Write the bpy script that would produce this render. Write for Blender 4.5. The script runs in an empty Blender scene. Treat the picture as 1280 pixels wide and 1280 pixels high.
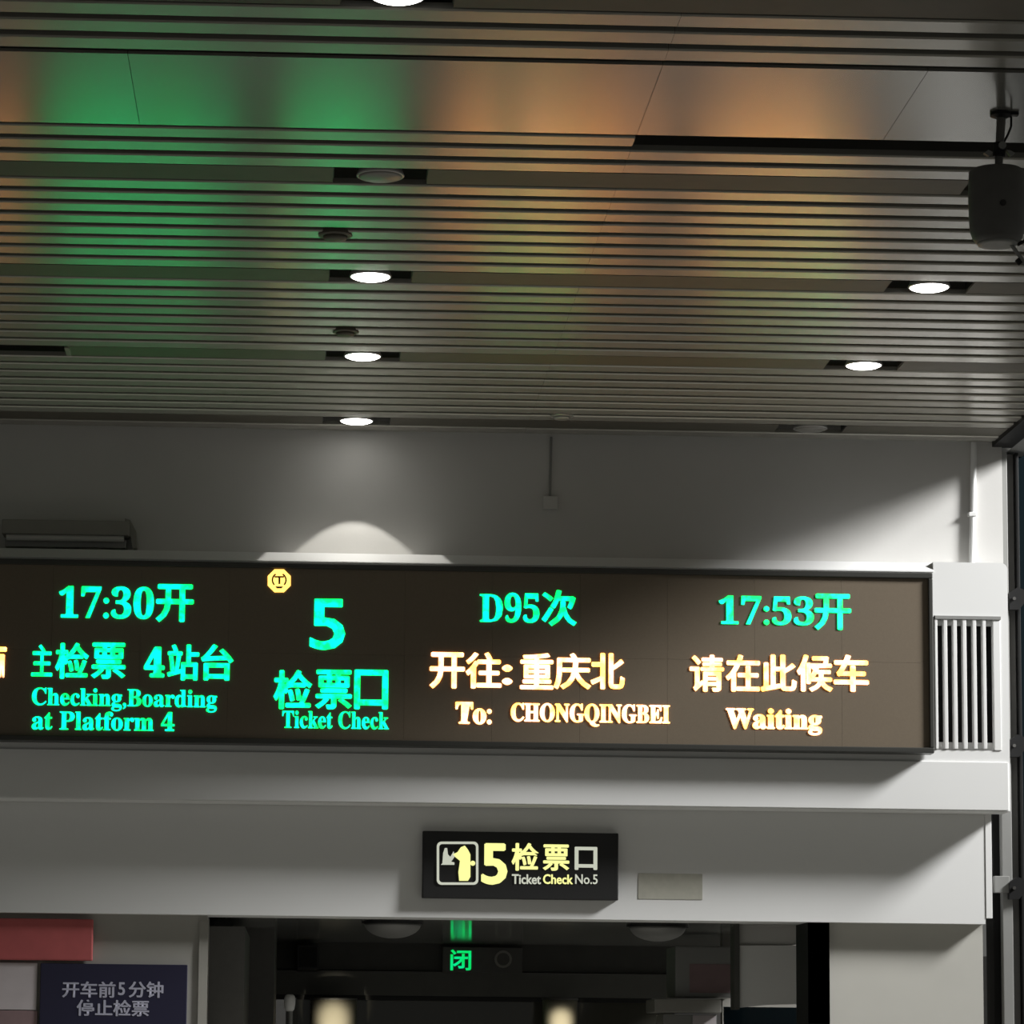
import bpy, bmesh, math, random
from mathutils import Vector, Matrix
random.seed(5)
scene = bpy.context.scene
C = scene.collection
# ------------------------------------------------------------------ camera
F = 4000.0; PX, PY = 520.0, 785.0; EYE = 1.6
yc = Vector((370-PX, -(1303-PY), -F))
s_ = .0152; c_ = (150-518*s_)/F
xc = Vector((1, -s_, -c_)); xc.normalize(); yc.normalize()
xc = (xc - yc*xc.dot(yc)).normalized(); zc = xc.cross(yc)
M3 = Matrix((xc, yc, zc))                      # camera axes expressed in the world
cd = bpy.data.cameras.new('camera'); cam = bpy.data.objects.new('camera', cd); C.objects.link(cam)
cam.matrix_world = Matrix.Translation((0, 0, EYE)) @ M3.to_4x4()
cd.sensor_width = 36; cd.lens = 36*F/1280
cd.shift_x = (640-PX)/1280; cd.shift_y = (PY-640)/1280
cd.clip_end = 200
scene.camera = cam
def ray(u, v): return M3 @ Vector((u-PX, -(v-PY), -F))
def PYP(u, v, Y):
    d = ray(u, v); t = Y/d.y; return Vector((d.x*t, Y, EYE+d.z*t))
def PZP(u, v, z):
    d = ray(u, v); t = (z-EYE)/d.z; return Vector((d.x*t, d.y*t, z))
# ------------------------------------------------------------------ light and exposure
vs = scene.view_settings
vs.view_transform = 'Standard'; vs.look = 'None'; vs.exposure = 0; vs.gamma = 1; vs.use_curve_mapping = False
wd = bpy.data.worlds.new('hall'); scene.world = wd; wd.use_nodes = True
bg = wd.node_tree.nodes['Background']; bg.inputs[0].default_value = (1, 1, .93, 1); bg.inputs[1].default_value = .105
def lamp(name, kind, loc, target, energy, color, **kw):
    l = bpy.data.lights.new(name, kind); l.energy = energy; l.color = color
    for k, v in kw.items(): setattr(l, k, v)
    o = bpy.data.objects.new(name, l); C.objects.link(o); o.location = loc
    o.rotation_euler = (Vector(target)-Vector(loc)).to_track_quat('-Z', 'Y').to_euler()
    return o
CEIL = EYE+3.444; WALL = 17.90; FASC = 17.66
# high floodlight of the neighbouring hall bay, entering past the right-hand edge of the ceiling
side = Vector((.80, -.30, .49)).normalized()
tgt = Vector((3.0, WALL, 3.6))
lamp('bay_floodlight', 'AREA', tgt+side*11, tgt, 460, (1, 1, .99), shape='DISK', size=2.4, spread=math.radians(70))
# ------------------------------------------------------------------ materials
def mat(name, col, rough=.6, metal=0, emit=None, strength=0, var=0, scale=6, bump=0, bscale=60, spec=.5, aniso=0, coat=0):
    m = bpy.data.materials.new(name); m.use_nodes = True; nt = m.node_tree; b = nt.nodes['Principled BSDF']
    b.inputs['Base Color'].default_value = (*col, 1); b.inputs['Roughness'].default_value = rough
    b.inputs['Metallic'].default_value = metal; b.inputs['Specular IOR Level'].default_value = spec
    b.inputs['Anisotropic'].default_value = aniso
    tc = nt.nodes.new('ShaderNodeTexCoord')
    if var or bump:
        geo = nt.nodes.new('ShaderNodeNewGeometry')
    if var:
        n = nt.nodes.new('ShaderNodeTexNoise'); n.inputs['Scale'].default_value = scale; n.inputs['Detail'].default_value = 5
        nt.links.new(geo.outputs['Position'], n.inputs['Vector'])
        r = nt.nodes.new('ShaderNodeMapRange'); r.inputs[3].default_value = 1-var; r.inputs[4].default_value = 1+var
        nt.links.new(n.outputs[0], r.inputs[0])
        mx = nt.nodes.new('ShaderNodeMix'); mx.data_type = 'RGBA'; mx.blend_type = 'MULTIPLY'; mx.inputs[0].default_value = 1
        mx.inputs[6].default_value = (*col, 1); nt.links.new(r.outputs[0], mx.inputs[7]); nt.links.new(mx.outputs[2], b.inputs['Base Color'])
    if bump:
        n2 = nt.nodes.new('ShaderNodeTexNoise'); n2.inputs['Scale'].default_value = bscale; n2.inputs['Detail'].default_value = 3
        nt.links.new(geo.outputs['Position'], n2.inputs['Vector'])
        bp = nt.nodes.new('ShaderNodeBump'); bp.inputs['Strength'].default_value = bump; bp.inputs['Distance'].default_value = .01
        nt.links.new(n2.outputs[0], bp.inputs['Height']); nt.links.new(bp.outputs[0], b.inputs['Normal'])
    if emit:
        b.inputs['Emission Color'].default_value = (*emit, 1); b.inputs['Emission Strength'].default_value = strength
    return m
def led(name, ca, cb, strength, scale=9):
    """diodes whose two colours mix unevenly over the board"""
    m = mat(name, (.02, .02, .02), .5); nt = m.node_tree; b = nt.nodes['Principled BSDF']
    geo = nt.nodes.new('ShaderNodeNewGeometry'); n = nt.nodes.new('ShaderNodeTexNoise'); n.inputs['Scale'].default_value = scale
    n.inputs['Detail'].default_value = 4; nt.links.new(geo.outputs['Position'], n.inputs['Vector'])
    r = nt.nodes.new('ShaderNodeMapRange'); r.inputs[1].default_value = .38; r.inputs[2].default_value = .62
    mx = nt.nodes.new('ShaderNodeMix'); mx.data_type = 'RGBA'; mx.inputs[6].default_value = (*ca, 1); mx.inputs[7].default_value = (*cb, 1)
    nt.links.new(n.outputs[0], r.inputs[0]); nt.links.new(r.outputs[0], mx.inputs[0])
    nt.links.new(mx.outputs[2], b.inputs['Emission Color']); b.inputs['Emission Strength'].default_value = strength
    return m
M = dict(
 wall=mat('painted_plaster', (.60, .59, .57), .7, var=.06, scale=2.2, bump=.03),
 fascia=mat('white_fascia_board', (.72, .72, .71), .55, var=.04, scale=1.5),
 slat=mat('satin_aluminium_slat', (.46, .445, .40), .27, metal=.5, var=.05, scale=9),
 panel=mat('smooth_aluminium_panel', (.40, .39, .36), .2, metal=.6, var=.06, scale=3),
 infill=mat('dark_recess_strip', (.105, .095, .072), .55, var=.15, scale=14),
 deck=mat('black_ceiling_void', (.03, .028, .022), .9),
 black=mat('matt_black_metal', (.012, .012, .012), .5),
 trimblack=mat('black_edge_steel', (.008, .008, .008), .55, spec=.25),
 frame=mat('dark_grey_board_frame', (.055, .055, .05), .4, metal=.3, var=.1),
 module=mat('led_module_face', (.15, .118, .082), .5, var=.12, scale=120),
 white=mat('white_enamel', (.75, .75, .74), .4),
 lens=mat('lamp_diffuser_lit', (.9, .9, .9), .4, emit=(1, .98, .92), strength=9),
 lensoff=mat('lamp_diffuser_unlit', (.26, .25, .23), .35),
 ring=mat('lamp_ring', (.45, .44, .42), .35, metal=.5),
 grey=mat('grey_metal', (.26, .26, .25), .5, metal=.2, var=.08),
 midgrey=mat('mid_grey_paint', (.30, .29, .26), .6, var=.08),
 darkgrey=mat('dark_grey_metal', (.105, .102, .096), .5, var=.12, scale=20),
 pillar=mat('grey_pillar_cladding', (.34, .33, .30), .6, var=.1, scale=4),
 beige=mat('beige_cladding', (.46, .45, .41), .6, var=.06, scale=4),
 red=mat('red_banner_cloth', (.46, .10, .10), .7, var=.15, scale=12),
 poster=mat('faded_poster_paper', (.52, .47, .48), .6, var=.12, scale=9),
 navy=mat('navy_sign_face', (.016, .015, .04), .45),
 paleprint=mat('pale_sign_print', (.42, .42, .52), .6),
 signred=mat('faded_pink_print', (.24, .16, .165), .6, var=.2, scale=10),
 floor=mat('polished_terrazzo_floor', (.36, .35, .32), .3, var=.12, scale=30),
 passceil=mat('glossy_dark_soffit', (.30, .30, .28), .11, spec=.8, var=.08, scale=3),
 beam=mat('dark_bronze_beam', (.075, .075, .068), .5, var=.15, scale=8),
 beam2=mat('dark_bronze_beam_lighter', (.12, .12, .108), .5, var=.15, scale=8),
 teal=mat('dark_teal_glass', (.004, .009, .012), .08),
 steelround=mat('brushed_column_steel', (.60, .56, .45), .35, metal=.6),
 green=led('green_diodes', (.0, 1, .10), (.0, 1, .40), 3.3, 17),
 greend=led('green_diodes_passage', (.0, .75, .12), (.0, .85, .3), 1.0, 14),
 orange=led('amber_diodes', (1, .38, .055), (1, .43, .19), 7, 12),
 amber=mat('amber_emblem_diodes', (.02, .02, .02), .5, emit=(1, .55, .10), strength=2.6),
 signyellow=mat('backlit_yellow', (.1, .1, .03), .5, emit=(1, 1, .36), strength=1.0),
 signwhite=mat('backlit_white', (.1, .1, .1), .5, emit=(.85, .88, .72), strength=.62),
 decal=mat('old_tape_residue', (.42, .41, .35), .7, var=.15, scale=25),
)
# ------------------------------------------------------------------ helpers
def put(name, bm, m, parent=None, smooth=False):
    me = bpy.data.meshes.new(name); bmesh.ops.recalc_face_normals(bm, faces=bm.faces[:]); bm.to_mesh(me); bm.free()
    if m: me.materials.append(M[m])
    if smooth:
        for p in me.polygons: p.use_smooth = True
    o = bpy.data.objects.new(name, me); C.objects.link(o)
    if parent: o.parent = parent; o.matrix_parent_inverse = Matrix.Identity(4); o.location = -loc_of(parent)
    return o
def loc_of(p):
    v = Vector(p.location)
    while p.parent: p = p.parent; v = v+Vector(p.location)
    return v
def tag(o, label, cat, group=None):
    o['label'] = label; o['category'] = cat
    if group: o['group'] = group
    return o
def struct(o, label=None, cat=None):
    o['kind'] = 'structure'
    if label: o['label'] = label
    if cat: o['category'] = cat
    return o
def thing(name, loc, label, cat, group=None):
    o = bpy.data.objects.new(name, None); C.objects.link(o); o.location = loc; o.empty_display_size = .1
    return tag(o, label, cat, group)
def bx(bm, x0, x1, y0, y1, z0, z1, bev=0):
    r = bmesh.ops.create_cube(bm, size=1); vsx = r['verts']
    for v in vsx:
        v.co = Vector((x0 if v.co.x < 0 else x1, y0 if v.co.y < 0 else y1, z0 if v.co.z < 0 else z1))
    if bev:
        es = list({e for v in vsx for e in v.link_edges})
        bmesh.ops.bevel(bm, geom=es, offset=bev, segments=2, affect='EDGES', profile=.6)
    return bm
def box(*a, **k): return bx(bmesh.new(), *a, **k)
def rect(u0, v0, u1, v1, Y):
    um, vm = (u0+u1)/2, (v0+v1)/2
    return PYP(u0, vm, Y).x, PYP(u1, vm, Y).x, PYP(um, v1, Y).z, PYP(um, v0, Y).z
def wb(u0, v0, u1, v1, Y, dep, bev=0, bm=None):      # a box whose front face stands at depth Y
    x0, x1, z0, z1 = rect(u0, v0, u1, v1, Y)
    return bx(bm or bmesh.new(), x0, x1, Y, Y+dep, z0, z1, bev)
def tube(bm, pts, r, n=10):
    pts = [Vector(p) for p in pts]; rings = []
    for i, p in enumerate(pts):
        d = (pts[min(i+1, len(pts)-1)]-pts[max(i-1, 0)]).normalized()
        a = d.cross(Vector((0, 1, 0)) if abs(d.y) < .9 else Vector((1, 0, 0))).normalized(); b = d.cross(a)
        rr = r[i] if isinstance(r, (list, tuple)) else r
        rings.append([bm.verts.new(p+(a*math.cos(2*math.pi*k/n)+b*math.sin(2*math.pi*k/n))*rr) for k in range(n)])
    for A, B in zip(rings, rings[1:]):
        for k in range(n): bm.faces.new((A[k], A[(k+1) % n], B[(k+1) % n], B[k]))
    bm.faces.new(rings[0]); bm.faces.new(rings[-1][::-1])
    return bm
def lathe(bm, prof, cx, cy, n=32):                    # prof: (radius, z) from one end to the other
    rings = [[bm.verts.new((cx+r*math.cos(2*math.pi*k/n), cy+r*math.sin(2*math.pi*k/n), z)) for k in range(n)] for r, z in prof]
    for A, B in zip(rings, rings[1:]):
        for k in range(n): bm.faces.new((A[k], A[(k+1) % n], B[(k+1) % n], B[k]))
    bm.faces.new(rings[0]); bm.faces.new(rings[-1][::-1])
    return bm
def bold(s, up=0x1D400, lo=0x1D41A, di=0x1D7CE):      # bold serif letters of the built-in font
    return ''.join(chr(up+ord(ch)-65) if 'A' <= ch <= 'Z' else chr(lo+ord(ch)-97) if 'a' <= ch <= 'z' else chr(di+ord(ch)-48) if ch.isdigit() else ch for ch in s)
def glyphs(body, offset=0):
    cu = bpy.data.curves.new('lettering', 'FONT'); cu.body = body; cu.offset = offset; cu.resolution_u = 3
    o = bpy.data.objects.new('lettering', cu); C.objects.link(o)
    bpy.context.view_layer.update()
    me = bpy.data.meshes.new_from_object(o.evaluated_get(bpy.context.evaluated_depsgraph_get()))
    bpy.data.objects.remove(o); bpy.data.curves.remove(cu)
    return me
def text(body, r, Y, m, parent, offset=0, name='lettering', thick=0):
    me = glyphs(body, offset)
    x0, x1, z0, z1 = rect(*r, Y)
    xs = [v.co.x for v in me.vertices]; ys = [v.co.y for v in me.vertices]
    ax, bx_, ay, by = min(xs), max(xs), min(ys), max(ys)
    for v in me.vertices:
        v.co = Vector((x0+(v.co.x-ax)/(bx_-ax)*(x1-x0), Y, z0+(v.co.y-ay)/(by-ay)*(z1-z0)))
    if thick:
        bm = bmesh.new(); w = thick*(x1-x0)/(bx_-ax)
        for dx, dz, dy in ((-w, 0, 0), (w, 0, .0004), (0, w*.7, .0008), (0, -w*.7, .0012)):
            me2 = me.copy(); me2.transform(Matrix.Translation((dx, dy, dz))); bm.from_mesh(me2); bpy.data.meshes.remove(me2)
        bm.to_mesh(me); bm.free()
    me.materials.clear(); me.materials.append(M[m]); me.name = name
    o = bpy.data.objects.new(name, me); C.objects.link(o)
    if parent: o.parent = parent; o.location = -loc_of(parent)
    return o
def poly(pts, Y, th, bm=None):                         # pixel outline -> prism standing at depth Y
    bm = bm or bmesh.new(); P = [PYP(u, v, Y) for u, v in pts]
    A = [bm.verts.new(p) for p in P]; B = [bm.verts.new(p+Vector((0, th, 0))) for p in P]; n = len(A)
    bm.faces.new(A); bm.faces.new(B[::-1])
    for k in range(n): bm.faces.new((A[k], A[(k+1) % n], B[(k+1) % n], B[k]))
    return bm
# ================================================================== the setting
XL, XR = -6.2, 3.93
struct(put('floor', box(-9, 6, -2, 30, -.1, 0), 'floor'))
ceiling = struct(put('ceiling', box(XL, XR, 5.0, WALL+.1, CEIL+.30, CEIL+.36), 'deck'))
PITCH, GAP, REC = .1885, .066, .192
segs = [(-6.18, -2.5), (-2.5, 1.245), (1.245, XR)]
def slatmesh(L, W, nm, m):
    bm = bmesh.new(); h = .028
    # a shallow tray: rolled lower edges, open above
    prof = [(0, h), (0, .006), (.006, 0), (W-.006, 0), (W, .006), (W, h)]
    a = [bm.verts.new((0, y, z)) for y, z in prof]; b = [bm.verts.new((L, y, z)) for y, z in prof]
    for i in range(5): bm.faces.new((a[i], b[i], b[i+1], a[i+1]))
    bm.faces.new(a); bm.faces.new(b)
    me = bpy.data.meshes.new(nm); bmesh.ops.recalc_face_normals(bm, faces=bm.faces[:]); bm.to_mesh(me); bm.free(); me.materials.append(M[m]); return me
smesh = [slatmesh(b-a-.0012, PITCH-GAP, 'ceiling_slat', 'slat') for a, b in segs]
def slat(y, which=(0, 1, 2)):
    for i in which:
        o = bpy.data.objects.new('ceiling_slat', smesh[i]); C.objects.link(o); o.parent = ceiling
        o.location = (segs[i][0]+.0006, y+GAP/2, CEIL+random.uniform(-.0008, .0008))
def recess(y, spans=((XL, XR),)):
    for a, b in spans:
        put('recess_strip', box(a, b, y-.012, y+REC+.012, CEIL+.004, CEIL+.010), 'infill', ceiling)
rows = []                                             # recesses, their start depth
y = 11.825
for k in range(3): slat(y+k*PITCH, (0, 1) if k == 0 else (0, 1, 2))
y += 3*PITCH; rows.append(y); y += REC
for n in (8, 8, 8, 1):
    for k in range(n): slat(y+k*PITCH)
    y += n*PITCH
    if n == 8: rows.append(y); y += REC
put('ceiling_edge_slat', box(XL, XR, y+.01, WALL, CEIL+.01, CEIL+.03), 'slat', ceiling)
y = 11.825-.905
PANX = [-6.2, -4.425, -2.535, -.645, 1.245, 2.19, 3.135, XR]
for a, b in zip(PANX, PANX[1:]):
    put('ceiling_panel', box(a+.001, b-.001, y+.02, y+.895, CEIL, CEIL+.012), 'panel', ceiling)
for k in range(3): slat(y-(k+1)*PITCH)
y -= 3*PITCH; near = [y-REC]; y -= REC
for blk in range(2):
    for k in range(8): slat(y-(k+1)*PITCH)
    y -= 8*PITCH; near.append(y-REC); y -= REC
for k in range(4): slat(y-(k+1)*PITCH)
LX = [.285, 2.835]; HL = .19                             # lamp columns and half length of a lamp opening
def spans(cols, lo=XL, hi=XR):
    out = []; a = lo
    for c in sorted(cols):
        out.append((a, c-HL)); a = c+HL
    out.append((a, hi)); return out
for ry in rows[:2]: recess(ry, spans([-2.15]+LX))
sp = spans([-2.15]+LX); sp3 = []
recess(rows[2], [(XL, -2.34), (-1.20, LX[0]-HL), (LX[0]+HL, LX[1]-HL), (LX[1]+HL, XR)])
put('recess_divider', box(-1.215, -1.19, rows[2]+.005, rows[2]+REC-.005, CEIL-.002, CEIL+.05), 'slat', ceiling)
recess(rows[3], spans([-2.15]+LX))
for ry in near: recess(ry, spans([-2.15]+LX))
# downlights
def downlight(x, ry, lit, label, energy=24, cone=76):
    yc_ = ry+REC/2
    t = thing('ceiling_downlight', (x, yc_, CEIL), label, 'ceiling light', 'round downlights in the slatted ceiling recesses')
    bm = bmesh.new()                                  # open black tray
    bx(bm, x-HL, x+HL, yc_-REC/2+.008, yc_+REC/2-.008, CEIL+.09, CEIL+.095)
    bx(bm, x-HL, x-HL+.004, yc_-REC/2+.008, yc_+REC/2-.008, CEIL+.01, CEIL+.09)
    bx(bm, x+HL-.004, x+HL, yc_-REC/2+.008, yc_+REC/2-.008, CEIL+.01, CEIL+.09)
    put('tray', bm, 'black', t)
    r = .093
    put('ring', lathe(bmesh.new(), [(r-.012, CEIL+.09), (r-.006, CEIL+.03), (r+.004, CEIL+.004), (r-.002, CEIL), (r-.006, CEIL+.004)], x, yc_), 'ring', t, True)
    put('diffuser', lathe(bmesh.new(), [(r-.01, CEIL+.02), (r-.005, CEIL+.001), (r-.02, CEIL-.006), (.02, CEIL-.010)], x, yc_), 'lens' if lit else 'lensoff', t, True)
    if lit:
        l = bpy.data.lights.new('downlight_beam', 'SPOT'); l.energy = energy; l.spot_size = math.radians(cone); l.spot_blend = .06
        l.shadow_soft_size = .012; l.color = (1, .97, .90)
        lo = bpy.data.objects.new('downlight_beam', l); C.objects.link(lo); lo.parent = t; lo.location = (0, -.04, -.06)
    return t
rr = rows
downlight(LX[0], near[0], True, 'lit round downlight at the top edge of the picture, nearer than the wide flat panels')
downlight(LX[0], rr[0], False, 'unlit round downlight in the recess just past the wide flat panels', )
downlight(LX[0], rr[1], True, 'lit round downlight in the left column, the nearest lit one past the wide panels')
downlight(LX[0], rr[2], True, 'lit round downlight in the left column, middle one of three lit past the panels')
downlight(LX[1], rr[0], False, 'unlit round downlight behind the hanging dark grey speaker')
downlight(LX[1], rr[1], True, 'large lit round downlight in the right column below the hanging speaker')
downlight(LX[1], rr[2], True, 'lit round downlight in the right column, the farther of its two lit ones')
downlight(LX[0], rr[3], True, 'lit round downlight next to the wall that throws a bright arch above the board', 24)
downlight(LX[1], rr[3], False, 'unlit round downlight next to the wall on the right side')
for ny, w1 in zip(near[1:], ('second recess before the wide panels', 'third recess before the wide panels')):
    for x, w2 in zip(LX, ('left', 'right')): downlight(x, ny, True, 'lit round downlight, %s column, in the %s' % (w2, w1))
# ceiling edge, soffit beyond it
struct(put('trim_1', box(XR, XR+.12, 5, WALL+.02, CEIL-.022, CEIL+.36), 'trimblack'))
struct(put('trim_2', box(XR+.12, XR+.24, 5, WALL+.3, CEIL-.02, CEIL+.03), 'grey'))
# walls
x_wr = PYP(1253, 620, WALL).x
z_hb = PYP(640, 1148, WALL).z
wall = struct(put('wall_back', box(-9, x_wr, WALL, WALL+.12, PYP(640, 1012, WALL).z+.25, CEIL+.3), 'wall'))
x_lr = PYP(1231, 1080, WALL).x
head = struct(put('wall_header', box(-9, x_lr, WALL+.0, WALL+.35, z_hb, PYP(640, 1012, WALL).z+.25), 'fascia'))
PIL = 18.0
px = PYP(258, 1200, PIL).x
struct(put('wall_pier_left', box(-9, px, PIL, PIL+.5, 0, z_hb), 'pillar'))
put('corner_strip', wb(248, 1150, 259, 1300, PIL-.012, .02), 'midgrey', bpy.data.objects['wall_pier_left'])
a, b, _, _ = rect(1037, 1160, 1229, 1280, PIL)
struct(put('wall_pier_right', box(a, b, PIL, PIL+.5, 0, z_hb), 'beige'))
struct(put('trim_3', wb(1010, 1150, 1037, 1280, 17.97, .3, bm=box(PYP(1010, 1200, 17.97).x, PYP(1037, 1200, 17.97).x, 17.97, 18.4, 0, z_hb)), 'trimblack'))
# white vertical edge trim on the header's right end
put('edge_trim', wb(1232, 1017, 1240, 1148, WALL-.004, .03, .002), 'white', head)
# surface conduit lines on the upper wall
# ================================================================== fascia box, board
x_f = PYP(1261, 850, FASC).x
z0, z1 = PYP(640, 1006, FASC).z, PYP(640, 694, FASC).z
fz = thing('display_fascia', (0, FASC, z0), 'long white wall box that carries the departure board above the gate', 'wall box')
# carcass with an opening for the grille
gx0, gx1, gz0, gz1 = rect(1168, 770, 1251, 938, FASC)
bm = bmesh.new()
def rounded_end(bm):                                   # right-hand end with softly rounded top corner
    pts = []
    R = .035
    pts = [(gx1, z0), (x_f, z0)]
    for k in range(7):
        a_ = k/6*math.pi/2
        pts.append((x_f-R+R*math.cos(a_), z1-R+R*math.sin(a_)))
    pts.append((gx1, z1))
    A = [bm.verts.new((p[0], FASC, p[1])) for p in pts]; B = [bm.verts.new((p[0], WALL-.003, p[1])) for p in pts]
    bm.faces.new(A); bm.faces.new(B[::-1]); n = len(A)
    for k in range(n): bm.faces.new((A[k], A[(k+1) % n], B[(k+1) % n], B[k]))
rounded_end(bm)
zcap = PYP(640, 707, FASC).z
bx(bm, -9, gx0, FASC, WALL-.003, z0, zcap-.0005); bx(bm, gx0, gx1, FASC, WALL-.003, gz1, z1); bx(bm, gx0, gx1, FASC, WALL-.003, z0, gz0)
put('fascia_body', bm, 'fascia', fz)
# lower raised lip below the board and slim cap above it
lipz = PYP(1100, 951, FASC).z
put('lower_panel', box(-9, x_f-.012, FASC-.012, FASC, z0+.004, lipz, bev=.003), 'fascia', fz)
bm = bmesh.new(); ring_ = []                          # sloping cap above the board
for xx in (-9, gx0):
    ring_.append([bm.verts.new((xx, yy, zz)) for yy, zz in ((FASC-.006, zcap), (FASC-.006, zcap+.006), (FASC+.035, z1), (WALL-.003, z1), (WALL-.003, zcap))])
for k in range(5): bm.faces.new((ring_[0][k], ring_[1][k], ring_[1][(k+1) % 5], ring_[0][(k+1) % 5]))
bm.faces.new(ring_[0]); bm.faces.new(ring_[1][::-1])
put('top_cap', bm, 'fascia', fz)
# grille
gr = thing('air_grille', ((gx0+gx1)/2, FASC, gz0), 'white air grille of upright bars at the right end of the departure board', 'grille')
put('grille_back', box(gx0+.002, gx1-.002, FASC+.10, FASC+.11, gz0, gz1), 'black', gr)
for (u0, u1) in ((1169, 1172.5), (1180.2, 1184.8), (1192, 1196.8), (1204, 1208.8), (1216.6, 1221.2), (1228.8, 1233.2)):
    put('bar', wb(u0, 774, u1, 936, FASC-.008, .05, .003), 'white', gr)
put('side_frame', wb(1242, 772, 1251, 938, FASC-.006, .05, .003), 'white', gr)
put('top_rail', wb(1169, 770, 1251, 774, FASC-.012, .05), 'grey', gr)
put('rail', wb(1170, 774, 1243, 782, FASC+.03, .03), 'white', gr)
put('rail', wb(1170, 928, 1243, 938, FASC+.03, .03), 'white', gr)
# --- departure board
BF = FASC-.13
bx0 = -4.2; bx1 = PYP(1167, 830, BF).x; bz0 = PYP(640, 934, BF).z; bz1 = PYP(640, 708, BF).z
brd = thing('departure_board', ((bx0+bx1)/2, BF, bz0), 'long dark LED departure board with green and amber text on the white wall box', 'display board')
put('casing', box(bx0, bx1, BF+.03, FASC-.013, bz0, bz1), 'frame', brd)
ft = .030
for nm, q in (('frame_rail', (bx0, bx1, BF, BF+.035, bz1-ft, bz1)), ('frame_rail', (bx0, bx1, BF, BF+.035, bz0, bz0+ft)),
              ('frame_rail', (bx1-ft*.8, bx1, BF, BF+.035, bz0+ft, bz1-ft))):
    put(nm, box(*q, bev=.005), 'frame', brd)
fx1 = bx1-ft*.8; mh = (bz1-bz0-2*ft)/2; mw = .486
mm = bpy.data.meshes.new('led_module'); bm = box(-mw/2+.0004, mw/2-.0004, -.006, .006, -mh/2+.0004, mh/2-.0004); bm.to_mesh(mm); bm.free(); mm.materials.append(M['module'])
x = fx1-mw/2
while x > bx0:
    for k in range(2):
        o = bpy.data.objects.new('led_module', mm); C.objects.link(o); o.parent = brd
        o.location = Vector((x, BF+.022+random.uniform(0, .0004), bz0+ft+mh*(k+.5)))-Vector(brd.location)
    x -= mw
TY = BF+.012
def lt(body, r, m='green', off=.012): return text(body, r, TY, m, brd, min(off, .008), thick=.022 if off > .008 else .006)
def chars(s, cells, v0, v1, m, off=.018):
    for ch, (u0, u1) in zip(s, cells): lt(ch, (u0, v0, u1, v1), m, off)
# first block
lt(bold('17:30'), (74, 733, 192, 773), off=.006); lt('开', (196, 731, 241, 777), off=.022)
lt('主', (40, 806, 65, 845), off=.022); chars('检票', ((70, 110), (115, 156)), 804, 848, 'green'); lt(bold('4'), (181, 809, 205, 846))
chars('站台', ((210, 248), (252, 291)), 806, 850, 'green')
lt(bold('Checking,Boarding'), (40, 861, 271, 889), off=.004); lt(bold('at Platform 4'), (40, 889, 218, 913), off=.004)
lt('南', (-32, 804, 7, 852), 'orange', .02)
# gate number
lt('5', (388, 749, 431, 812), off=.008)
chars('检票口', ((343, 389), (395, 439), (444, 484)), 838, 886, 'green')
lt(bold('Ticket Check'), (353, 889, 486, 911), off=.004)
# second train
lt(bold('D95'), (600, 741, 674, 778), off=.006); lt('次', (678, 738, 720, 782), off=.022)
chars('开往', ((538, 580), (583, 626)), 816, 860, 'orange', .03); lt('：'[0] if False else ':', (629, 832, 639, 855), 'orange', .03)
chars('重庆北', ((651, 691), (693, 738), (739, 780)), 817, 861, 'orange', .026)
lt(bold('To:'), (570, 878, 614, 905), 'orange', .012); lt(bold('CHONGQINGBEI'), (639, 880, 837, 908), 'orange', .010)
# third block
lt(bold('17:53'), (899, 745, 1017, 781), off=.006); lt('开', (1019, 743, 1063, 787), off=.022)
chars('请在此候车', ((863, 904), (908, 949), (952, 995), (997, 1040), (1043, 1085)), 819, 864, 'orange', .026)
lt(bold('Waiting'), (908, 886, 1027, 918), 'orange', .012)
# round railway emblem
def disc(u, v, r, Y, n=16, th=.002, bm=None):
    return poly([(u+r*math.cos(2*math.pi*(k+.5)/n), v+r*math.sin(2*math.pi*(k+.5)/n)) for k in range(n)], Y, th, bm)
em = put('emblem', disc(349, 726, 15.5, TY, 8), 'amber', brd)
bm = bmesh.new(); EY = TY-.003
poly([(343, 720), (355, 720), (355, 722), (343, 722)], EY, .002, bm); poly([(348, 721), (350.5, 721), (350.5, 730), (348, 730)], EY, .002, bm)
def arc(u, v, r, a0, a1, w, Y, bm, n=9):
    o = [(u+r*math.cos(a0+(a1-a0)*k/n), v+r*math.sin(a0+(a1-a0)*k/n)) for k in range(n+1)]
    i = [(u+(r-w)*math.cos(a0+(a1-a0)*k/n), v+(r-w)*math.sin(a0+(a1-a0)*k/n)) for k in range(n, -1, -1)]
    poly(o+i, Y, .002, bm)
arc(349, 725, 9.5, math.radians(-60), math.radians(45), 2, EY, bm); arc(349, 725, 9.5, math.radians(135), math.radians(240), 2, EY, bm)
poly([(344, 733), (354, 733), (352, 735.5), (346, 735.5)], EY, .002, bm)
put('emblem_marks', bm, 'frame', brd)
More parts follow.
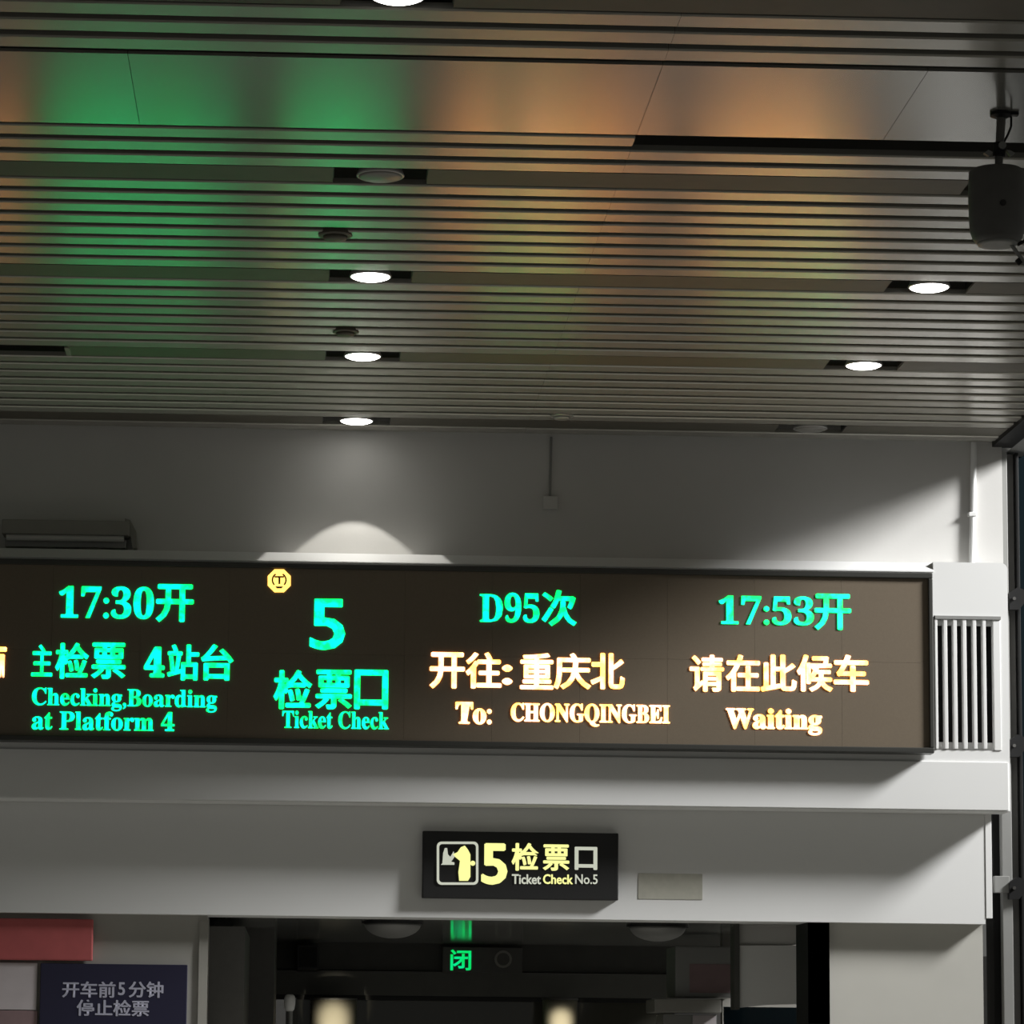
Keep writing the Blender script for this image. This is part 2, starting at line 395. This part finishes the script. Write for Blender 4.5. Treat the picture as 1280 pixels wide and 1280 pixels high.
# ================================================================== fittings on the upper wall
t = thing('wall_conduit', PYP(688, 640, WALL), 'thin grey cable run down the wall to a small box above the board', 'cable')
put('cable', tube(bmesh.new(), [PYP(689, 546, WALL-.008), PYP(687.5, 622, WALL-.008)], .007, 6), 'grey', t)
put('junction_box', wb(679, 620, 697, 636, WALL-.03, .03, .004), 'wall', t)
t = thing('wall_pipe', PYP(1214, 705, WALL), 'white vertical pipe on the wall above the right end of the board', 'pipe')
put('pipe', tube(bmesh.new(), [PYP(1217.5, 553, WALL-.017), PYP(1214.5, 704, WALL-.017)], .017, 12), 'white', t)
put('clamp', wb(1211, 640, 1221, 645, WALL-.038, .038, .004), 'white', t)
t = thing('batten_light', PYP(80, 690, WALL), 'grey unlit batten light with side bracket above the left end of the board', 'wall light')
put('housing', wb(2, 650, 161, 668, WALL-.16, .16, .008), 'midgrey', t)
put('tube_lamp', tube(bmesh.new(), [PYP(8, 671.5, WALL-.13), PYP(155, 673.5, WALL-.13)], .018, 10), 'wall', t)
put('reflector', wb(6, 674, 158, 684, WALL-.10, .10, .005), 'grey', t)
put('end_bracket', poly([(156, 648), (163, 650), (170, 664), (171, 685), (166, 685), (163, 670), (156, 668)], WALL-.10, .09), 'midgrey', t)
put('power_cable', tube(bmesh.new(), [PYP(78, 695, WALL-.06), PYP(90, 690, WALL-.10), PYP(104, 687, WALL-.12), PYP(122, 687, WALL-.12), PYP(138, 689, WALL-.10)], .009, 8), 'darkgrey', t)
# ================================================================== gate sign
SY = WALL-.05
t = thing('gate_sign', PYP(650, 1122, SY), 'black lightbox sign reading 5 with yellow characters and a ticket pictogram', 'sign')
put('sign_box', wb(528, 1040, 773, 1124, SY, .05, .006), 'black', t)
def st(body, r, m, off=.01): return text(body, r, SY-.004, m, t, min(off, .01), thick=.02 if off > .01 else .008)
st('5', (603, 1055, 633, 1105), 'signyellow', .04)
st('检', (640, 1054, 673, 1088), 'signyellow', .024); st('票', (679, 1056, 711, 1088), 'signyellow', .02); st('口', (719, 1059, 746, 1087), 'signwhite', .02)
st('Ticket', (640, 1093, 676, 1105), 'signwhite', .012); st('Check', (679, 1093, 716, 1105), 'signyellow', .012); st('No.5', (719, 1093, 747, 1105), 'signwhite', .008)
def rr_(u0, v0, u1, v1, r, n=5):
    out = []
    for cx, cy, a0 in ((u1-r, v0+r, -90), (u1-r, v1-r, 0), (u0+r, v1-r, 90), (u0+r, v0+r, 180)):
        for k in range(n+1):
            a_ = math.radians(a0+90*k/n); out.append((cx+r*math.cos(a_), cy+r*math.sin(a_)))
    return out
def ringpoly(outer, inner, Y, th):
    bm = bmesh.new(); n = len(outer)
    L = [[bm.verts.new(PYP(u, v, Y)+Vector((0, d, 0))) for u, v in ring] for ring, d in ((outer, 0), (inner, 0), (inner, th), (outer, th))]
    for a_ in range(4):
        A, B = L[a_], L[(a_+1) % 4]
        for k in range(n): bm.faces.new((A[k], A[(k+1) % n], B[(k+1) % n], B[k]))
    return bm
put('pictogram_frame', ringpoly(rr_(546, 1052, 598, 1106, 6), rr_(549, 1055, 595, 1103, 4), SY-.006, .004), 'signwhite', t)
bm = poly([(572, 1065), (576, 1059), (581, 1057), (585, 1062), (588, 1068), (588, 1096), (585, 1101), (574, 1101), (573, 1090), (575, 1076), (570, 1072), (566, 1068)], SY-.006, .004)
disc(591, 1079, 3.2, SY-.006, 10, .004, bm)
put('pictogram_inspector', bm, 'signyellow', t)
bm = poly([(553, 1079), (554, 1066), (556, 1060), (559, 1060), (560, 1068), (563, 1071), (567, 1064), (569, 1070), (564, 1077), (568, 1078), (568, 1081), (551, 1081)], SY-.006, .004)
put('pictogram_passenger', bm, 'signwhite', t)
tag(put('tape_mark', wb(798, 1092, 878, 1124, WALL-.003, .003), 'decal'), 'faint beige rectangle left by a removed notice right of the black gate sign', 'notice')
# ================================================================== left pier: banner, poster, notice board
PF = PIL
b_ = tag(put('red_banner', wb(-60, 1148, 116, 1200, PF-.05, .04, .008), 'red'), 'faded red banner at the lower left under the white header', 'banner')
tag(put('wall_poster', wb(-60, 1203, 46, 1262, PF-.03, .03, .003), 'poster'), 'pale pinkish poster under the red banner at the left picture edge', 'poster')
tag(put('wall_poster', wb(-60, 1263, 46, 1330, PF-.03, .03, .003), 'signred'), 'muted pink-grey poster below the pale one at the bottom left corner', 'poster')
t = thing('notice_board', PYP(140, 1330, PF), 'navy notice board with pale Chinese lettering on the left pier', 'sign')
put('board_panel', wb(49, 1205, 233, 1340, PF-.04, .04, .004), 'navy', t)
def nt_(body, r): return text(body, r, PF-.042, 'paleprint', t, .008, thick=.018)
nt_('开车前', (78, 1227, 144, 1247)); nt_('5', (148, 1228, 156, 1244)); nt_('分钟', (161, 1227, 204, 1247)); nt_('停止检票', (96, 1250, 186, 1270))
# ================================================================== passage behind the header
PC = EYE+.725; BM = 23.4
struct(put('passage_soffit', box(px-.8, PYP(1010, 1160, 18.3).x+.4, 18.2, BM+.4, PC, PC+.08), 'passceil'))
bpy.data.objects['passage_soffit'].name = 'ceiling_passage'
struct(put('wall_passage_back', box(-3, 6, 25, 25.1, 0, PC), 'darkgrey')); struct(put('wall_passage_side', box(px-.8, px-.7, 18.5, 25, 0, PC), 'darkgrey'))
xa, xb = PYP(258, 1200, BM).x-.6, PYP(1010, 1200, BM).x+.3
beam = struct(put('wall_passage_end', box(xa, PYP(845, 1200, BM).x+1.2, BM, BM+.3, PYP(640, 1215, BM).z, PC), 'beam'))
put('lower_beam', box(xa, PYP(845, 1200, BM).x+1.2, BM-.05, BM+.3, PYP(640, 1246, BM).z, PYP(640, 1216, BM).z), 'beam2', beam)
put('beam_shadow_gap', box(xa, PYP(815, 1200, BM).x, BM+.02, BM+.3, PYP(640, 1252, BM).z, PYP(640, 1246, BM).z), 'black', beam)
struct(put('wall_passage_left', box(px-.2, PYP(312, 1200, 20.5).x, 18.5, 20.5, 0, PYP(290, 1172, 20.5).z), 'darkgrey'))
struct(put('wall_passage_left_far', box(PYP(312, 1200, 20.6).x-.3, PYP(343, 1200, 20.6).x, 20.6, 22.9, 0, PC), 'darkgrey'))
# doors below the beam
dr = struct(put('door_1', box(PYP(372, 1200, BM).x, PYP(845, 1200, BM).x, BM+.10, BM+.13, 0, PYP(640, 1250, BM).z), 'teal'))
dr.data.materials.clear(); dr.data.materials.append(mat('smoked_door_glass', (.06, .058, .045), .12, spec=.8))
put('door_frame', box(PYP(372, 1200, BM).x-.08, PYP(372, 1200, BM).x, BM-.02, BM+.13, 0, PYP(640, 1250, BM).z), 'grey', dr)
for u0, u1, lab in ((388, 446, 'thick round cream metal column before the dark doors, lower left of centre'), (678, 722, 'slim round cream metal column before the dark doors, below the gate sign')):
    Yc = BM-.35; a, b, _, _ = rect(u0, 1250, u1, 1280, Yc); zt = PYP(u0, 1250, Yc).z
    t = thing('round_column', ((a+b)/2, Yc, 0), lab, 'column')
    put('shaft', lathe(bmesh.new(), [((b-a)/2, 0), ((b-a)/2, zt)], (a+b)/2, Yc, 40), 'steelround', t, True)
    put('cap', lathe(bmesh.new(), [((b-a)/2+.004, zt), ((b-a)/2+.004, zt+.015)], (a+b)/2, Yc, 32), 'darkgrey', t)
    wide = u1-u0 > 50
    lamp('column_fill_spot', 'SPOT', ((a+b)/2-.03, Yc-1.0, 1.6), ((a+b)/2, Yc-.1, 1.775), 120 if wide else 160, (1, .9, .68), spot_size=math.radians(21 if wide else 14), spot_blend=.9, shadow_soft_size=.03)  # added warm spot, brightens only the column, no fixture modelled
# passage LED sign
Ys = BM-.10
t = thing('passage_led_sign', PYP(600, 1215, Ys), 'small dim LED sign with one green character on the dark beam of the passage', 'sign')
put('sign_case', wb(553, 1184, 653, 1216, Ys, .10, .006), 'darkgrey', t)
text('闭', (563, 1187, 589, 1213), Ys-.004, 'greend', t, .02)
put('dial', ringpoly([(629+11*math.cos(a*.3927), 1199+11*math.sin(a*.3927)) for a in range(16)], [(629+8*math.cos(a*.3927), 1199+8*math.sin(a*.3927)) for a in range(16)], Ys-.006, .006), 'midgrey', t)
# dome lights under the passage soffit
for u, lab in ((491, 'left unlit dome light under the passage soffit'), (822, 'right unlit dome light under the passage soffit')):
    Yd = 19.2; p = PYP(u, 1150, Yd); w = 39*Yd/F
    t = thing('dome_light', (p.x, Yd, PC), lab, 'ceiling light', 'dome lights of the passage')
    zt = PC; prof = [(w, zt), (w, zt-.018)]
    put('base_plate', lathe(bmesh.new(), prof, p.x, Yd), 'black', t)
    put('bowl', lathe(bmesh.new(), [(w*.92, zt-.018)]+[(w*.9*math.cos(a*.157), zt-.018-.085*math.sin(a*.157)) for a in range(1, 10)], p.x, Yd), 'grey', t, True)
# black box, camera, gate post
Yb = 22.7
t = thing('wall_speaker', PYP(385, 1212, Yb), 'square black box fixed to the dark beam at the left of the passage', 'box')
put('case', wb(371, 1181, 399, 1212, Yb, .70, .01), 'black', t); put('front_grille', wb(374, 1184, 396, 1209, Yb-.006, .006), 'trimblack', t)
Yk = 18.6
t = thing('passage_camera', PYP(278, 1150, Yk), 'small black camera under the header at the left of the passage', 'camera')
put('mount', wb(272, 1140, 282, 1152, Yk, .05), 'black', t)
put('body', poly([(268, 1152), (284, 1148), (291, 1155), (287, 1167), (278, 1166), (269, 1160)], Yk-.02, .12), 'black', t)
Yg = 19.4; zg = PYP(362, 1264, Yg).z; pg = PYP(362, 1264, Yg)
t = thing('gate_post', (pg.x, Yg, 0), 'white capsule head on a slim grey post at the bottom left of the passage', 'post')
put('post', tube(bmesh.new(), [(pg.x+.006, Yg, 0), (pg.x+.006, Yg, zg+.01)], .013, 10), 'grey', t)
zt = PYP(362, 1243, Yg).z; w = 7*Yg/F
put('head', lathe(bmesh.new(), [(w*.55, zg), (w*.85, zg+.012), (w, zg+.04), (w, zt-.025), (w*.85, zt-.008), (w*.5, zt)], pg.x, Yg, 20), 'white', t, True)
# right side of the passage: hanging cabinets and panels
Y1 = 20.4
t = thing('hanging_cabinet', PYP(885, 1246, Y1), 'grey panel box with faded pink print at the right of the passage', 'cabinet')
put('body', wb(844, 1183, 921, 1247, Y1, .5, .01), 'grey', t); put('pink_print', wb(862, 1205, 915, 1241, Y1-.003, .003), 'signred', t)
put('ledge', wb(818, 1249, 902, 1266, Y1-.1, .5, .008), 'midgrey', t)
put('lower_door', wb(829, 1268, 896, 1330, Y1, .4, .006), 'grey', t)
put('lower_notice', wb(866, 1269, 895, 1300, Y1-.01, .01), 'poster', t)
Y2 = 19.2
t = thing('grey_side_panel', PYP(965, 1258, Y2), 'pale grey panel with slanted lower edge beside the dark post', 'panel')
put('panel_face', poly([(925, 1182), (1001, 1182), (1001, 1255), (960, 1256), (922, 1260)], Y2, .12), 'white', t)
put('white_edge', wb(1004, 1184, 1009, 1257, Y2-.05, .10), 'white', t)
a, b, z_, _ = rect(917, 1182, 924, 1262, Y2); put('frame_edge', box(a, b, Y2-.02, Y2+.14, z_, PC), 'beam', t)
a, b, _, z_ = rect(925, 1182, 1003, 1262, Y2); put('upper_panel', box(a, b, Y2+.02, Y2+.10, z_+.01, PC), 'wall', t)
struct(put('window_1', wb(905, 1259, 1012, 1400, 20.0, .03), 'teal'))
struct(put('wall_passage_right', box(PYP(903, 1200, 20.9).x, PYP(1037, 1200, 20.9).x+.3, 20.9, 21.0, 0, PC), 'midgrey'))
# ================================================================== facade at the right edge
def column(name, u0, u1, Y, dep, m, lab, bevel=.004):
    x0 = PYP(u0, 850, Y).x; x1 = PYP(u1, 850, Y).x
    return tag(put(name, box(x0, x1, Y, Y+dep, 0, CEIL-.03, bev=bevel), m), lab, 'post')
column('facade_post', 1238, 1249.4, 18.05, .2, 'trimblack', 'black steel post directly beside the right end of the white wall')
column('facade_post', 1249.5, 1262.4, 17.98, .06, 'grey', 'grey steel post between the two black facade posts')
column('facade_post', 1262.5, 1270.4, 18.06, .2, 'darkgrey', 'dark grey flat facade post behind the brackets')
column('facade_post', 1273, 1277, 18.02, .3, 'trimblack', 'thin black mullion nearest the right picture edge')
gl = struct(put('window_2', box(PYP(1276, 850, 18.2).x, 6, 18.2, 18.22, 0, CEIL+.3), 'teal'))
for i, (v, u0, lab) in enumerate(((748, 1262, 'black steel bracket at the right edge, uppermost of three'), (932, 1263, 'black steel bracket at the right edge, level with the foot of the board'), (1110, 1262, 'black steel bracket at the right edge, lowest, beside a grey plate'))):
    t = thing('facade_bracket', PYP(1272, v, 17.95), lab, 'bracket')
    put('arm', poly([(u0, v-7), (1272, v-14), (1285, v-9), (1300, v-8), (1300, v+2), (1282, v+4), (1274, v+14), (u0, v+14)], 17.92, .05), 'trimblack', t)
    put('bolt', tube(bmesh.new(), [PYP(1268, v, 17.92), PYP(1268, v, 17.90)], .010, 8), 'darkgrey', t)
    if i == 2: put('plate', wb(1243, 1095, 1262, 1116, 17.94, .04, .004), 'grey', t)
# ================================================================== hanging speaker
A = PZP(1251, 141, CEIL); HY = A.y
def H(u, v): return PYP(u, v, HY)
t = thing('hanging_speaker', A, 'dark grey hanging speaker on a pole from the ceiling at the upper right', 'speaker')
k = HY/F
put('ceiling_flange', lathe(bmesh.new(), [(14*k, CEIL), (14*k, CEIL-.012), (8*k, CEIL-.02)], A.x, HY, 24), 'trimblack', t)
put('pole', tube(bmesh.new(), [A, H(1248, 214)], 5.2*k, 14), 'darkgrey', t)
put('pole_rail', tube(bmesh.new(), [H(1256, 145), H(1252, 205)], 1.6*k, 8), 'grey', t)
put('cable', tube(bmesh.new(), [H(1258, 142), H(1264, 147), H(1264, 158), H(1260, 168), H(1255, 178), H(1254, 184)], 1.5*k, 8), 'trimblack', t)
put('side_arm', wb(1250, 138, 1274, 143, HY-.02, .03, .002), 'trimblack', t)
put('clamp', tube(bmesh.new(), [H(1249, 179), H(1248.5, 196)], 8*k, 14), 'trimblack', t)
for u0, u1 in ((1230, 1241), (1258, 1269)):
    uu = (u0+u1)/2
    put('wing_bolt', poly([(u0, 191), (uu, 187), (u1, 190), (uu+1, 195)] if u0 < 1240 else [(u0, 187), (uu, 188), (u1, 191), (uu, 195)], HY-.02, .02), 'grey', t)
put('clamp_bolt', tube(bmesh.new(), [H(1251, 184)+Vector((0, -.03, 0)), H(1251, 184)+Vector((0, .0, 0))], 5*k, 12), 'grey', t)
cx = H(1246, 250).x; zt = H(1246, 213).z; zb = H(1246, 304).z; R = 36*k
put('shell', lathe(bmesh.new(), [(R*.90, zt), (R*.98, zt-.006), (R, zt-.03), (R*1.02, zt-.12), (R*.98, zb+.05), (R*.88, zb+.018), (R*.74, zb)], cx, HY, 48), 'darkgrey', t, True)
put('bottom_rim', lathe(bmesh.new(), [(R*.72, zb+.002), (R*.70, zb-.007), (R*.5, zb-.007)], cx, HY, 32), 'grey', t, True)
put('badge', disc(1254, 253, 4, HY-R-.004, 12, .012), 'black', t)
put('tilt_arm', tube(bmesh.new(), [H(1262, 303), H(1276, 322), H(1290, 345)], 2.6*k, 8), 'grey', t)
put('tilt_arm', tube(bmesh.new(), [H(1272, 306), H(1283, 300)], 2.2*k, 8), 'trimblack', t)
put('tilt_knob', tube(bmesh.new(), [H(1271, 324), H(1276, 330)], 3.5*k, 8), 'trimblack', t)
# small fittings on slats
for u, v, w, lab in ((419, 293, 22, 'dark ceiling fitting in the green-lit slats, nearest of three small ones'), (432, 414, 17, 'small dark ceiling fitting on the slats near the middle left downlight'), (702, 519, 15, 'small ceiling fitting on the slats close to the wall, coloured as more brightly lit')):
    p = PZP(u, v, CEIL); w_ = w*p.y/F
    t = thing('ceiling_fitting', p, lab, 'ceiling fitting')
    m_ = 'infill' if u < 600 else 'ring'  # fitting near the wall gets a paler material, its stronger light painted in
    put('base', lathe(bmesh.new(), [(w_, CEIL+.01), (w_, CEIL-.006), (w_*.9, CEIL-.010)], p.x, p.y, 24), m_, t)
    put('cover', lathe(bmesh.new(), [(w_*.72, CEIL-.010), (w_*.66, CEIL-.022), (w_*.3, CEIL-.026)], p.x, p.y, 24), m_, t, True)
